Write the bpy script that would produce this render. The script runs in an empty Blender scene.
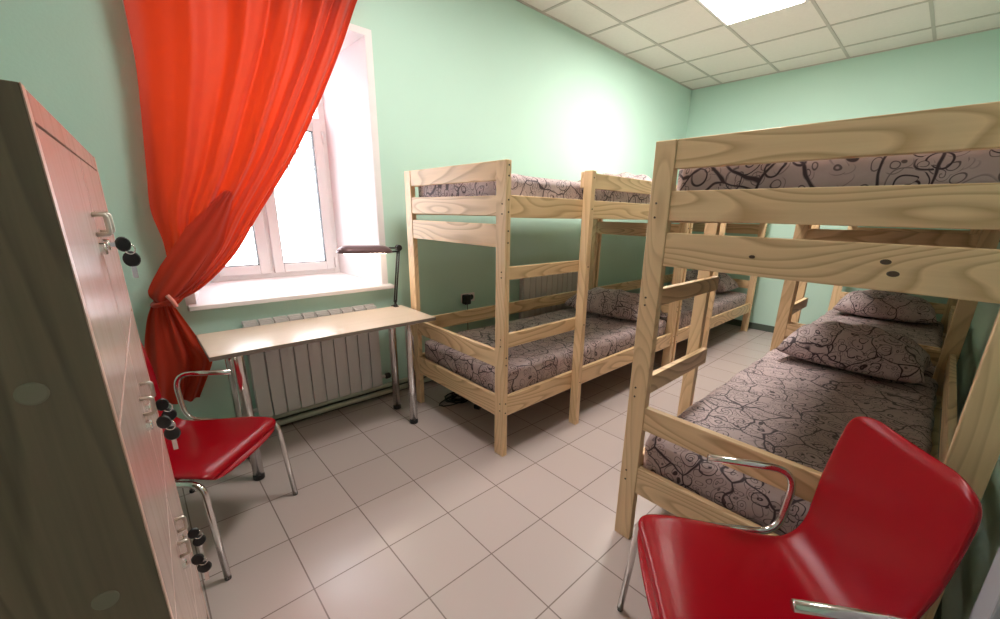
import bpy, bmesh, math, random
from mathutils import Vector, Matrix
random.seed(7)
PI = math.pi
COL = bpy.context.scene.collection

# ------------------------------------------------------------------ materials
def new_mat(name):
    m = bpy.data.materials.new(name); m.use_nodes = True
    nt = m.node_tree
    return m, nt, nt.nodes, nt.links, nt.nodes['Principled BSDF']

def plain(name, col, rough=0.5, metal=0.0, spec=None, bump=0.0, bscale=200.0, var=0.0, vscale=6.0, coat=0.0):
    m, nt, N, L, b = new_mat(name)
    b.inputs['Roughness'].default_value = rough
    b.inputs['Metallic'].default_value = metal
    b.inputs['Base Color'].default_value = (*col, 1)
    if spec is not None: b.inputs['Specular IOR Level'].default_value = spec
    if coat: b.inputs['Coat Weight'].default_value = coat; b.inputs['Coat Roughness'].default_value = 0.1
    tc = N.new('ShaderNodeTexCoord')
    if var:
        n = N.new('ShaderNodeTexNoise'); n.inputs['Scale'].default_value = vscale; n.inputs['Detail'].default_value = 4
        L.new(tc.outputs['Object'], n.inputs['Vector'])
        mx = N.new('ShaderNodeMix'); mx.data_type = 'RGBA'
        mx.inputs[6].default_value = (*[c*(1-var) for c in col], 1)
        mx.inputs[7].default_value = (*[min(1, c*(1+var)) for c in col], 1)
        L.new(n.outputs['Fac'], mx.inputs[0]); L.new(mx.outputs[2], b.inputs['Base Color'])
    if bump:
        n = N.new('ShaderNodeTexNoise'); n.inputs['Scale'].default_value = bscale; n.inputs['Detail'].default_value = 3
        L.new(tc.outputs['Object'], n.inputs['Vector'])
        bp = N.new('ShaderNodeBump'); bp.inputs['Strength'].default_value = bump; bp.inputs['Distance'].default_value = 0.002
        L.new(n.outputs['Fac'], bp.inputs['Height']); L.new(bp.outputs['Normal'], b.inputs['Normal'])
    return m

def ramp(N, stops):
    r = N.new('ShaderNodeValToRGB'); e = r.color_ramp.elements
    while len(e) < len(stops): e.new(0.5)
    for i, (p, c) in enumerate(stops):
        e[i].position = p; e[i].color = (*c, 1)
    return r

def mathn(N, L, op, a, b=None, c=None):
    n = N.new('ShaderNodeMath'); n.operation = op
    for i, v in enumerate((a, b, c)):
        if v is None: continue
        if isinstance(v, (int, float)): n.inputs[i].default_value = v
        else: L.new(v, n.inputs[i])
    return n.outputs[0]

def wood(name, axis, base=(0.62, 0.415, 0.205), dark=(0.42, 0.22, 0.075), rings=9.0, rough=0.42, amount=0.75, fine=0.25, across=7.0, along=0.9):
    m, nt, N, L, b = new_mat(name)
    tc = N.new('ShaderNodeTexCoord'); oi = N.new('ShaderNodeObjectInfo')
    add = N.new('ShaderNodeVectorMath'); add.operation = 'ADD'
    cmb = N.new('ShaderNodeCombineXYZ')
    off = mathn(N, L, 'MULTIPLY', oi.outputs['Random'], 37.0)
    for i in range(3): L.new(off, cmb.inputs[i])
    L.new(tc.outputs['Object'], add.inputs[0]); L.new(cmb.outputs[0], add.inputs[1])
    mp = N.new('ShaderNodeMapping')
    s = [across]*3; s[axis] = along
    mp.inputs['Scale'].default_value = s
    L.new(add.outputs[0], mp.inputs['Vector'])
    n = N.new('ShaderNodeTexNoise'); n.inputs['Scale'].default_value = 1.0; n.inputs['Detail'].default_value = 1.2
    n.inputs['Roughness'].default_value = 0.35
    L.new(mp.outputs[0], n.inputs['Vector'])
    k = mathn(N, L, 'MULTIPLY', n.outputs['Fac'], rings*2)
    fr = mathn(N, L, 'FRACT', k)
    r = ramp(N, [(0.0, (0, 0, 0)), (0.55, (0.25,)*3), (0.86, (1, 1, 1)), (1.0, (0, 0, 0))])
    L.new(fr, r.inputs['Fac'])
    mp2 = N.new('ShaderNodeMapping'); s = [90.0]*3; s[axis] = 3.0; mp2.inputs['Scale'].default_value = s
    L.new(add.outputs[0], mp2.inputs['Vector'])
    n2 = N.new('ShaderNodeTexNoise'); n2.inputs['Scale'].default_value = 1.0; n2.inputs['Detail'].default_value = 3
    L.new(mp2.outputs[0], n2.inputs['Vector'])
    f1 = mathn(N, L, 'MULTIPLY', r.outputs['Color'], amount)
    f2 = mathn(N, L, 'MULTIPLY', n2.outputs['Fac'], fine)
    f = mathn(N, L, 'ADD', f1, f2)
    f = mathn(N, L, 'SUBTRACT', f, fine*0.4)
    mx = N.new('ShaderNodeMix'); mx.data_type = 'RGBA'
    mx.inputs[6].default_value = (*base, 1); mx.inputs[7].default_value = (*dark, 1)
    L.new(f, mx.inputs[0]); mx.clamp_factor = True
    L.new(mx.outputs[2], b.inputs['Base Color'])
    b.inputs['Roughness'].default_value = rough
    bp = N.new('ShaderNodeBump'); bp.inputs['Strength'].default_value = 0.12; bp.inputs['Distance'].default_value = 0.001
    L.new(f, bp.inputs['Height']); L.new(bp.outputs['Normal'], b.inputs['Normal'])
    return m

PINE = dict(base=(0.88, 0.635, 0.375), dark=(0.36, 0.17, 0.05), rings=9.0, amount=0.52, across=5.0, along=1.0)
PINEX = wood('pine_along_x', 0, **PINE)
PINEY = wood('pine_along_y', 1, **PINE)
PINEZ = wood('pine_along_z', 2, **{**PINE, 'amount': 0.3})
SLATW = wood('slat_wood', 1, base=(0.35, 0.2, 0.09), dark=(0.2, 0.1, 0.04))
OAK = wood('grey_oak', 2, base=(0.25, 0.165, 0.11), dark=(0.11, 0.07, 0.045), rings=5, amount=0.5, fine=0.9, across=9, along=1.2, rough=0.55)
ROSE = wood('rose_veneer', 2, base=(0.60, 0.44, 0.39), dark=(0.42, 0.27, 0.23), rings=3, amount=0.4, fine=0.5, rough=0.2)
DESKTOP = wood('desk_veneer', 0, base=(0.70, 0.56, 0.44), dark=(0.60, 0.45, 0.33), rings=2, amount=0.25, fine=0.3, rough=0.28)
DESKEDGE = plain('desk_edge', (0.22, 0.17, 0.14), 0.5)

def bedding():
    m, nt, N, L, b = new_mat('damask_cotton')
    tc = N.new('ShaderNodeTexCoord'); oi = N.new('ShaderNodeObjectInfo')
    cmb = N.new('ShaderNodeCombineXYZ')
    off = mathn(N, L, 'MULTIPLY', oi.outputs['Random'], 11.0)
    for i in range(3): L.new(off, cmb.inputs[i])
    add = N.new('ShaderNodeVectorMath'); add.operation = 'ADD'
    L.new(tc.outputs['Object'], add.inputs[0]); L.new(cmb.outputs[0], add.inputs[1])
    # warp
    nw = N.new('ShaderNodeTexNoise'); nw.inputs['Scale'].default_value = 9; nw.inputs['Detail'].default_value = 1
    L.new(add.outputs[0], nw.inputs['Vector'])
    sub = N.new('ShaderNodeVectorMath'); sub.operation = 'SUBTRACT'; sub.inputs[1].default_value = (0.5, 0.5, 0.5)
    L.new(nw.outputs['Color'], sub.inputs[0])
    sc = N.new('ShaderNodeVectorMath'); sc.operation = 'SCALE'; sc.inputs['Scale'].default_value = 0.07
    L.new(sub.outputs[0], sc.inputs[0])
    wv = N.new('ShaderNodeVectorMath'); wv.operation = 'ADD'
    L.new(add.outputs[0], wv.inputs[0]); L.new(sc.outputs[0], wv.inputs[1])
    def vedge(scale, width):
        v = N.new('ShaderNodeTexVoronoi'); v.feature = 'DISTANCE_TO_EDGE'; v.inputs['Scale'].default_value = scale
        L.new(wv.outputs[0], v.inputs['Vector'])
        mr = N.new('ShaderNodeMapRange'); mr.inputs['From Min'].default_value = width*0.45; mr.inputs['From Max'].default_value = width
        mr.inputs['To Min'].default_value = 1; mr.inputs['To Max'].default_value = 0
        L.new(v.outputs['Distance'], mr.inputs['Value']); return mr.outputs[0]
    def swirl(scale, freq, width, add_angle=1.0):
        # curls: voronoi cells, rings around the centre turned into a spiral by the angle
        v = N.new('ShaderNodeTexVoronoi'); v.feature = 'F1'; v.inputs['Scale'].default_value = scale
        L.new(wv.outputs[0], v.inputs['Vector'])
        s2 = N.new('ShaderNodeVectorMath'); s2.operation = 'SCALE'; s2.inputs['Scale'].default_value = scale
        L.new(wv.outputs[0], s2.inputs[0])
        p2 = N.new('ShaderNodeVectorMath'); p2.operation = 'SCALE'; p2.inputs['Scale'].default_value = scale
        L.new(v.outputs['Position'], p2.inputs[0])
        d = N.new('ShaderNodeVectorMath'); d.operation = 'SUBTRACT'
        L.new(wv.outputs[0], d.inputs[0]); L.new(v.outputs['Position'], d.inputs[1])
        sp = N.new('ShaderNodeSeparateXYZ'); L.new(d.outputs[0], sp.inputs[0])
        yz = mathn(N, L, 'ADD', sp.outputs['Y'], sp.outputs['Z'])
        an = mathn(N, L, 'ARCTAN2', yz, sp.outputs['X'])
        an = mathn(N, L, 'DIVIDE', an, 2*PI)
        rr = mathn(N, L, 'MULTIPLY', v.outputs['Distance'], freq)
        t = mathn(N, L, 'FRACT', mathn(N, L, 'ADD', rr, an))
        t = mathn(N, L, 'ABSOLUTE', mathn(N, L, 'SUBTRACT', t, 0.5))
        mr = N.new('ShaderNodeMapRange'); mr.inputs['From Min'].default_value = width*0.5; mr.inputs['From Max'].default_value = width
        mr.inputs['To Min'].default_value = 1; mr.inputs['To Max'].default_value = 0
        L.new(t, mr.inputs['Value'])
        # fade toward cell border
        mr2 = N.new('ShaderNodeMapRange'); mr2.inputs['From Min'].default_value = 0.48; mr2.inputs['From Max'].default_value = 0.60
        mr2.inputs['To Min'].default_value = 1; mr2.inputs['To Max'].default_value = 0
        L.new(v.outputs['Distance'], mr2.inputs['Value'])
        return mathn(N, L, 'MULTIPLY', mr.outputs[0], mr2.outputs[0])
    a = vedge(6.0, 0.026)
    c = swirl(12, 4.2, 0.13)
    d = swirl(26, 3.4, 0.15)
    d = mathn(N, L, 'MULTIPLY', d, 0.8)
    f = mathn(N, L, 'MAXIMUM', mathn(N, L, 'MAXIMUM', a, c), d)
    nb = N.new('ShaderNodeTexNoise'); nb.inputs['Scale'].default_value = 5; nb.inputs['Detail'].default_value = 3
    L.new(add.outputs[0], nb.inputs['Vector'])
    base = N.new('ShaderNodeMix'); base.data_type = 'RGBA'
    base.inputs[6].default_value = (0.42, 0.305, 0.30, 1); base.inputs[7].default_value = (0.62, 0.49, 0.50, 1)
    L.new(nb.outputs['Fac'], base.inputs[0])
    mx = N.new('ShaderNodeMix'); mx.data_type = 'RGBA'
    L.new(base.outputs[2], mx.inputs[6]); mx.inputs[7].default_value = (0.045, 0.022, 0.032, 1)
    L.new(f, mx.inputs[0]); L.new(mx.outputs[2], b.inputs['Base Color'])
    b.inputs['Roughness'].default_value = 0.65
    b.inputs['Sheen Weight'].default_value = 0.15
    nn = N.new('ShaderNodeTexNoise'); nn.inputs['Scale'].default_value = 14; nn.inputs['Detail'].default_value = 3
    L.new(add.outputs[0], nn.inputs['Vector'])
    bp = N.new('ShaderNodeBump'); bp.inputs['Strength'].default_value = 0.5; bp.inputs['Distance'].default_value = 0.012
    L.new(nn.outputs['Fac'], bp.inputs['Height']); L.new(bp.outputs['Normal'], b.inputs['Normal'])
    return m
BED = bedding()

def floor_mat():
    m, nt, N, L, b = new_mat('ceramic_tiles')
    tc = N.new('ShaderNodeTexCoord'); sp = N.new('ShaderNodeSeparateXYZ'); L.new(tc.outputs['Object'], sp.inputs[0])
    def line(o, off, per, w):
        u = mathn(N, L, 'DIVIDE', mathn(N, L, 'SUBTRACT', o, off), per)
        fr = mathn(N, L, 'FRACT', mathn(N, L, 'ADD', u, 100.5))
        d = mathn(N, L, 'ABSOLUTE', mathn(N, L, 'SUBTRACT', fr, 0.5))
        return mathn(N, L, 'LESS_THAN', d, w/per), mathn(N, L, 'FLOOR', mathn(N, L, 'ADD', u, 100.0))
    lx, ix = line(sp.outputs['X'], 0.2885, 0.3095, 0.0026)
    ly, iy = line(sp.outputs['Y'], 0.742, 0.3335, 0.0026)
    g = mathn(N, L, 'MAXIMUM', lx, ly)
    cm = N.new('ShaderNodeCombineXYZ'); L.new(ix, cm.inputs[0]); L.new(iy, cm.inputs[1])
    wn = N.new('ShaderNodeTexWhiteNoise'); L.new(cm.outputs[0], wn.inputs['Vector'])
    nz = N.new('ShaderNodeTexNoise'); nz.inputs['Scale'].default_value = 7; nz.inputs['Detail'].default_value = 1
    L.new(tc.outputs['Object'], nz.inputs['Vector'])
    t = mathn(N, L, 'ADD', mathn(N, L, 'MULTIPLY', wn.outputs['Value'], 0.5), 0.0)
    mx = N.new('ShaderNodeMix'); mx.data_type = 'RGBA'
    mx.inputs[6].default_value = (0.50, 0.42, 0.40, 1); mx.inputs[7].default_value = (0.58, 0.49, 0.47, 1)
    L.new(t, mx.inputs[0])
    m2 = N.new('ShaderNodeMix'); m2.data_type = 'RGBA'; m2.inputs[7].default_value = (0.23, 0.18, 0.165, 1)
    L.new(g, m2.inputs[0]); L.new(mx.outputs[2], m2.inputs[6]); L.new(m2.outputs[2], b.inputs['Base Color'])
    b.inputs['Roughness'].default_value = 0.27
    b.inputs['Specular IOR Level'].default_value = 0.85
    r = mathn(N, L, 'ADD', mathn(N, L, 'MULTIPLY', g, 0.4), mathn(N, L, 'ADD', mathn(N, L, 'MULTIPLY', nz.outputs['Fac'], 0.03), 0.26))
    
    bp = N.new('ShaderNodeBump'); bp.inputs['Strength'].default_value = 0.3; bp.inputs['Distance'].default_value = 0.002
    L.new(mathn(N, L, 'MULTIPLY', g, -1.0), bp.inputs['Height']); L.new(bp.outputs['Normal'], b.inputs['Normal'])
    return m
FLOOR = floor_mat()
WALL = plain('mint_paint', (0.55, 0.775, 0.675), 0.62, spec=0.3, bump=0.25, bscale=90, var=0.03, vscale=2)
WHITEP = plain('white_plaster', (0.90, 0.85, 0.86), 0.5, bump=0.15, bscale=120)
PVC = plain('white_pvc', (0.82, 0.78, 0.79), 0.3)
GASKET = plain('black_gasket', (0.02, 0.02, 0.025), 0.6)
CEIL = plain('ceiling_tile', (0.84, 0.79, 0.74), 0.9, bump=0.6, bscale=160, var=0.04, vscale=40)
GRIDM = plain('ceiling_grid_metal', (0.55, 0.51, 0.46), 0.5)
CHROME = plain('chrome', (0.78, 0.75, 0.74), 0.14, 1.0)
DULL = plain('satin_metal', (0.62, 0.58, 0.52), 0.3, 1.0)
BLACK = plain('black_plastic', (0.012, 0.012, 0.014), 0.4)
RADW = plain('white_enamel', (0.72, 0.68, 0.67), 0.35)
PIPEM = plain('painted_pipe', (0.50, 0.52, 0.42), 0.45)
BASEB = plain('grey_green_skirting', (0.075, 0.10, 0.08), 0.5)
SKIRT = plain('dark_skirting', (0.10, 0.12, 0.09), 0.5)
DOORP = plain('pale_grey_paint', (0.42, 0.45, 0.50), 0.4)
CAP = plain('cover_cap', (0.28, 0.22, 0.16), 0.5)
LEATHER = plain('red_leather', (0.34, 0.000, 0.008), 0.24, bump=0.1, bscale=400)
SEAM = plain('dark_gap', (0.12, 0.05, 0.04), 0.8)
ROSEEDGE = plain('rose_edge_band', (0.62, 0.38, 0.31), 0.35)
TRUSS = plain('weathered_steel', (0.10, 0.10, 0.11), 0.6)
SHADEM = plain('lamp_shade_metal', (0.16, 0.09, 0.10), 0.35, 0.3)
DARKBOLT = plain('bolt_head', (0.09, 0.05, 0.03), 0.5)
TIE = plain('tie_ribbon', (0.85, 0.30, 0.25), 0.7)

def curtain_mat():
    m, nt, N, L, b = new_mat('red_voile')
    tc = N.new('ShaderNodeTexCoord')
    n = N.new('ShaderNodeTexNoise'); n.inputs['Scale'].default_value = 5; n.inputs['Detail'].default_value = 3
    L.new(tc.outputs['Object'], n.inputs['Vector'])
    mx = N.new('ShaderNodeMix'); mx.data_type = 'RGBA'
    mx.inputs[6].default_value = (0.46, 0.022, 0.003, 1); mx.inputs[7].default_value = (0.56, 0.036, 0.003, 1)
    L.new(n.outputs['Fac'], mx.inputs[0]); L.new(mx.outputs[2], b.inputs['Base Color'])
    b.inputs['Roughness'].default_value = 0.6
    b.inputs['Sheen Weight'].default_value = 0.2
    tr = N.new('ShaderNodeBsdfTranslucent'); tr.inputs['Color'].default_value = (0.80, 0.050, 0.004, 1)
    ms = N.new('ShaderNodeMixShader'); ms.inputs[0].default_value = 0.24
    out = N['Material Output']
    L.new(b.outputs[0], ms.inputs[1]); L.new(tr.outputs[0], ms.inputs[2]); L.new(ms.outputs[0], out.inputs['Surface'])
    w = N.new('ShaderNodeTexNoise'); w.inputs['Scale'].default_value = 300
    L.new(tc.outputs['Object'], w.inputs['Vector'])
    bp = N.new('ShaderNodeBump'); bp.inputs['Strength'].default_value = 0.12; bp.inputs['Distance'].default_value = 0.001
    L.new(w.outputs['Fac'], bp.inputs['Height']); L.new(bp.outputs['Normal'], b.inputs['Normal'])
    return m
CURT = curtain_mat()

def glass_mat():
    m, nt, N, L, b = new_mat('window_glass')
    b.inputs['Base Color'].default_value = (1, 1, 1, 1); b.inputs['Roughness'].default_value = 0.0
    b.inputs['IOR'].default_value = 1.05; b.inputs['Transmission Weight'].default_value = 1.0
    return m
GLASS = glass_mat()

def emis(name, col, s):
    m, nt, N, L, b = new_mat(name)
    b.inputs['Base Color'].default_value = (0.8, 0.8, 0.8, 1)
    b.inputs['Emission Color'].default_value = (*col, 1); b.inputs['Emission Strength'].default_value = s
    return m

# ------------------------------------------------------------------ mesh helpers
def mesh_obj(name, bm, mat, parent=None, smooth=False, bevel=0.0, seg=2, mats=None):
    bmesh.ops.recalc_face_normals(bm, faces=bm.faces)
    me = bpy.data.meshes.new(name); bm.to_mesh(me); bm.free()
    for mm in (mats or [mat]): me.materials.append(mm)
    if smooth:
        for p in me.polygons: p.use_smooth = True
    o = bpy.data.objects.new(name, me); COL.objects.link(o)
    if parent is not None: o.parent = parent
    if bevel:
        b = o.modifiers.new('bevel', 'BEVEL'); b.width = bevel; b.segments = seg; b.limit_method = 'ANGLE'
    return o

def box(bm, x0, x1, y0, y1, z0, z1, mi=0):
    if x0 > x1: x0, x1 = x1, x0
    if y0 > y1: y0, y1 = y1, y0
    v = [bm.verts.new(p) for p in ((x0,y0,z0),(x1,y0,z0),(x1,y1,z0),(x0,y1,z0),(x0,y0,z1),(x1,y0,z1),(x1,y1,z1),(x0,y1,z1))]
    for f in ((0,3,2,1),(4,5,6,7),(0,1,5,4),(1,2,6,5),(2,3,7,6),(3,0,4,7)):
        bm.faces.new([v[i] for i in f]).material_index = mi
    return v

def bx(*a, **k):
    bm = bmesh.new(); box(bm, *a, **k); return bm

def tube(bm, pts, r, n=12, caps=True, r2=None, flat=1.0):
    pts = [Vector(p) for p in pts]
    T = []
    for i in range(len(pts)):
        a = pts[max(0, i-1)]; b = pts[min(len(pts)-1, i+1)]
        T.append((b-a).normalized())
    up = Vector((0, 0, 1)) if abs(T[0].z) < 0.9 else Vector((1, 0, 0))
    nrm = (up - T[0]*up.dot(T[0])).normalized()
    rings = []
    for i, p in enumerate(pts):
        if i: 
            nrm = (nrm - T[i]*nrm.dot(T[i])).normalized()
        bi = T[i].cross(nrm)
        rr = r if r2 is None else r + (r2-r)*i/(len(pts)-1)
        rings.append([bm.verts.new(p + (nrm*math.cos(2*PI*k/n)*flat + bi*math.sin(2*PI*k/n))*rr) for k in range(n)])
    for i in range(len(rings)-1):
        for k in range(n):
            bm.faces.new((rings[i][k], rings[i][(k+1) % n], rings[i+1][(k+1) % n], rings[i+1][k]))
    if caps:
        bm.faces.new(list(reversed(rings[0]))); bm.faces.new(rings[-1])
    return rings

def rounded(pts, r, n=6):
    """polyline with its inner corners rounded"""
    pts = [Vector(p) for p in pts]; out = [pts[0]]
    rs = r if isinstance(r, (list, tuple)) else [r]*(len(pts)-2)
    for i in range(1, len(pts)-1):
        a, b, c = pts[i-1], pts[i], pts[i+1]
        d1 = (a-b); d2 = (c-b); rr = min(rs[i-1], d1.length*0.49, d2.length*0.49)
        p = b + d1.normalized()*rr; q = b + d2.normalized()*rr
        for k in range(n+1):
            t = k/n
            out.append(p*(1-t)**2 + b*2*t*(1-t) + q*t*t)
    out.append(pts[-1]); return out

def lathe(bm, prof, c=(0, 0, 0), n=24):
    rings = []
    for r, z in prof:
        rings.append([bm.verts.new((c[0]+r*math.cos(2*PI*k/n), c[1]+r*math.sin(2*PI*k/n), c[2]+z)) for k in range(n)])
    for i in range(len(rings)-1):
        for k in range(n):
            bm.faces.new((rings[i][k], rings[i][(k+1) % n], rings[i+1][(k+1) % n], rings[i+1][k]))
    bm.faces.new(list(reversed(rings[0]))); bm.faces.new(rings[-1])

def empty(name, loc=(0, 0, 0), rz=0.0):
    o = bpy.data.objects.new(name, None); COL.objects.link(o)
    o.location = loc; o.rotation_euler = (0, 0, rz); o.empty_display_size = 0.1
    return o

def tag(o, label, cat, group=None, kind=None):
    o['label'] = label; o['category'] = cat
    if group: o['group'] = group
    if kind: o['kind'] = kind
    return o

def struct(o): o['kind'] = 'structure'; return o

def copy_tree(o, parent=None):
    c = o.copy(); COL.objects.link(c); c.parent = parent
    for ch in [x for x in bpy.data.objects if x.parent == o]:
        copy_tree(ch, c)
    return c

# ------------------------------------------------------------------ room
XB, YW, YR, XN, ZC = 5.94, 2.86, -0.27, -1.5, 3.11
struct(mesh_obj('floor', bx(XN, XB, YR, YW, -0.1, 0), FLOOR))
struct(mesh_obj('ceiling', bx(XN, XB, YR, YW, ZC, ZC+0.1), CEIL))
struct(mesh_obj('wall_back', bx(XB, XB+0.15, YR-0.15, YW+0.15, -0.1, ZC+0.1), WALL))
struct(mesh_obj('wall_right', bx(XN, XB, YR-0.15, YR, -0.1, ZC+0.1), WALL))
struct(mesh_obj('wall_near', bx(XN-0.15, XN, YR-0.15, YW+0.15, -0.1, ZC+0.1), WALL))
# window wall, 0.6 m thick with a splayed recess
OX0, OX1, OZ0, OZ1 = 0.215, 1.325, 0.885, 2.50
YO = YW+0.62
bm = bmesh.new()
box(bm, XN-0.15, OX0, YW, YO, -0.1, ZC+0.1)
box(bm, OX1, XB+0.15, YW, YO, -0.1, ZC+0.1)
box(bm, OX0, OX1, YW, YO, -0.1, OZ0-0.03)
box(bm, OX0, OX1, YW, YO, OZ1, ZC+0.1)
struct(mesh_obj('wall_left', bm, WALL))
YF = YW+0.50                                   # plane of the window
WX0, WX1, WZ0, WZ1 = 0.30, 1.205, 0.935, 2.40
def prism(bm, base, h0, h1):
    n = len(base)
    lo = [bm.verts.new((x, y, h0)) for x, y in base]; hi = [bm.verts.new((x, y, h1)) for x, y in base]
    bm.faces.new(list(reversed(lo))); bm.faces.new(hi)
    for i in range(n): bm.faces.new((lo[i], lo[(i+1) % n], hi[(i+1) % n], hi[i]))
bm = bmesh.new(); prism(bm, [(OX1, YW-0.003), (OX1, YO-0.01), (WX1, YO-0.01), (WX1, YF), (OX1-0.002, YW-0.003)], OZ0, OZ1)
struct(mesh_obj('trim_1', bm, WHITEP))
bm = bmesh.new(); prism(bm, [(OX0, YW-0.003), (OX0+0.002, YW-0.003), (WX0, YF), (WX0, YO-0.01), (OX0, YO-0.01)], OZ0, OZ1)
struct(mesh_obj('trim_2', bm, WHITEP))
bm = bmesh.new()
vs = [(YW-0.003, OZ1), (YO-0.01, OZ1), (YO-0.01, WZ1), (YF, WZ1)]
a = [bm.verts.new((OX0, y, z)) for y, z in vs]; b_ = [bm.verts.new((OX1, y, z)) for y, z in vs]
bm.faces.new(a); bm.faces.new(list(reversed(b_)))
for i in range(4): bm.faces.new((a[i], a[(i+1) % 4], b_[(i+1) % 4], b_[i]))
struct(mesh_obj('trim_3', bm, WHITEP))
# painted band round the opening
bm = bmesh.new()
box(bm, OX1, OX1+0.045, YW-0.006, YW, OZ0, OZ1+0.04)
box(bm, OX0-0.045, OX0, YW-0.006, YW, OZ0, OZ1+0.04)
box(bm, OX0, OX1, YW-0.006, YW, OZ1, OZ1+0.04)
struct(mesh_obj('trim_4', bm, WHITEP))
# sill board, rising slightly to the window
bm = bmesh.new()
vs = [(YW-0.055, 0.862), (YW-0.055, 0.888), (YF+0.005, WZ0), (YO-0.01, WZ0), (YO-0.01, 0.856), (YW, 0.856)]
a = [bm.verts.new((OX0-0.04 if y < YW+0.001 else OX0, y, z)) for y, z in vs]
b_ = [bm.verts.new((OX1+0.075 if y < YW+0.001 else OX1, y, z)) for y, z in vs]
bm.faces.new(a); bm.faces.new(list(reversed(b_)))
for i in range(6): bm.faces.new((a[i], a[(i+1) % 6], b_[(i+1) % 6], b_[i]))
struct(mesh_obj('trim_5', bm, WHITEP, bevel=0.004))
# window
win = struct(empty('window_1', (0, 0, 0)))
def frame_ring(bm, x0, x1, z0, z1, w, y0, y1):
    box(bm, x0, x0+w, y0, y1, z0, z1); box(bm, x1-w, x1, y0, y1, z0, z1)
    box(bm, x0+w, x1-w, y0, y1, z0, z0+w); box(bm, x0+w, x1-w, y0, y1, z1-w, z1)
bm = bmesh.new(); frame_ring(bm, WX0, WX1, WZ0, WZ1, 0.045, YF, YF+0.07)
MX = 0.725
box(bm, MX-0.02, MX+0.02, YF, YF+0.07, WZ0+0.045, WZ1-0.045)
box(bm, WX0+0.045, WX1-0.045, YF+0.002, YF+0.068, 2.02, 2.06)
mesh_obj('window_frame', bm, PVC, win, bevel=0.004)
for (x0, x1) in ((WX0+0.035, MX-0.012), (MX+0.012, WX1-0.035)):
    z0, z1 = WZ0+0.03, 2.03
    bm = bmesh.new(); frame_ring(bm, x0, x1, z0, z1, 0.065, YF-0.018, YF+0.05)
    sash = mesh_obj('sash', bm, PVC, win, bevel=0.006)
    bm = bmesh.new(); frame_ring(bm, x0+0.063, x1-0.063, z0+0.063, z1-0.063, 0.006, YF-0.012, YF+0.03)
    mesh_obj('gasket', bm, GASKET, sash)
    mesh_obj('pane', bx(x0+0.066, x1-0.066, YF+0.01, YF+0.014, z0+0.066, z1-0.066), GLASS, sash)
    bm = bmesh.new(); box(bm, x0+0.1, x0+0.13, YF-0.03, YF-0.0185, 1.40, 1.46) if x0 > MX else box(bm, x1-0.045, x1-0.02, YF-0.03, YF-0.0185, 1.40, 1.46)
    hx = (MX-0.012-0.0325)
bm = bmesh.new(); box(bm, hx-0.014, hx+0.014, YF-0.03, YF-0.018, 1.46, 1.53); box(bm, hx-0.01, hx+0.01, YF-0.055, YF-0.03, 1.485, 1.505); box(bm, hx-0.01, hx+0.01, YF-0.065, YF-0.05, 1.38, 1.505)
mesh_obj('handle', bm, PVC, win, bevel=0.004)
for z in (1.02, 1.93):
    bm = bmesh.new(); tube(bm, [(WX1-0.036, YF-0.024, z-0.04), (WX1-0.036, YF-0.024, z+0.04)], 0.008)
    mesh_obj('hinge', bm, PVC, win, smooth=True)
for (x0, x1) in ((WX0+0.05, MX-0.022), (MX+0.022, WX1-0.05)):
    mesh_obj('pane', bx(x0, x1, YF+0.03, YF+0.034, 2.065, WZ1-0.047), GLASS, win)

# ceiling grid
bm = bmesh.new()
x = 4.245+0.65*2
gx = [5.545-0.65*i for i in range(11)]
gy = [2.462-0.652*i for i in range(5)]
for x in gx: box(bm, x-0.012, x+0.012, YR, YW, ZC-0.006, ZC)
for y in gy: box(bm, XN, XB, y-0.012, y+0.012, ZC-0.0055, ZC)
struct(mesh_obj('trim_6', bm, GRIDM))
bm = bmesh.new()
box(bm, XN, XB, YW-0.02, YW, ZC-0.007, ZC); box(bm, XB-0.02, XB, YR, YW, ZC-0.007, ZC); box(bm, XN, XB, YR, YR+0.02, ZC-0.007, ZC)
struct(mesh_obj('trim_7', bm, GRIDM))
# skirting
struct(mesh_obj('baseboard_back', bx(XB-0.014, XB, YR, YW, 0, 0.085), BASEB, bevel=0.003))
struct(mesh_obj('baseboard_left', bx(XN, XB-0.014, YW-0.012, YW, 0, 0.07), SKIRT, bevel=0.003))
struct(mesh_obj('baseboard_right', bx(1.13, XB-0.014, YR, YR+0.012, 0, 0.07), SKIRT, bevel=0.003))
# door at the right edge, beside the camera
struct(mesh_obj('trim_8', bx(0.98, 1.10, YR, -0.19, 0, 2.12), DOORP, bevel=0.004))
dr = struct(mesh_obj('door_1', bx(0.12, 0.975, YR, -0.225, 0.005, 2.06), DOORP, bevel=0.003))
bm = bmesh.new(); tube(bm, rounded([(0.2, -0.222, 1.0), (0.2, -0.18, 1.0), (0.31, -0.18, 1.0)], 0.02), 0.009)
mesh_obj('door_handle', bm, DULL, dr, smooth=True)

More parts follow.
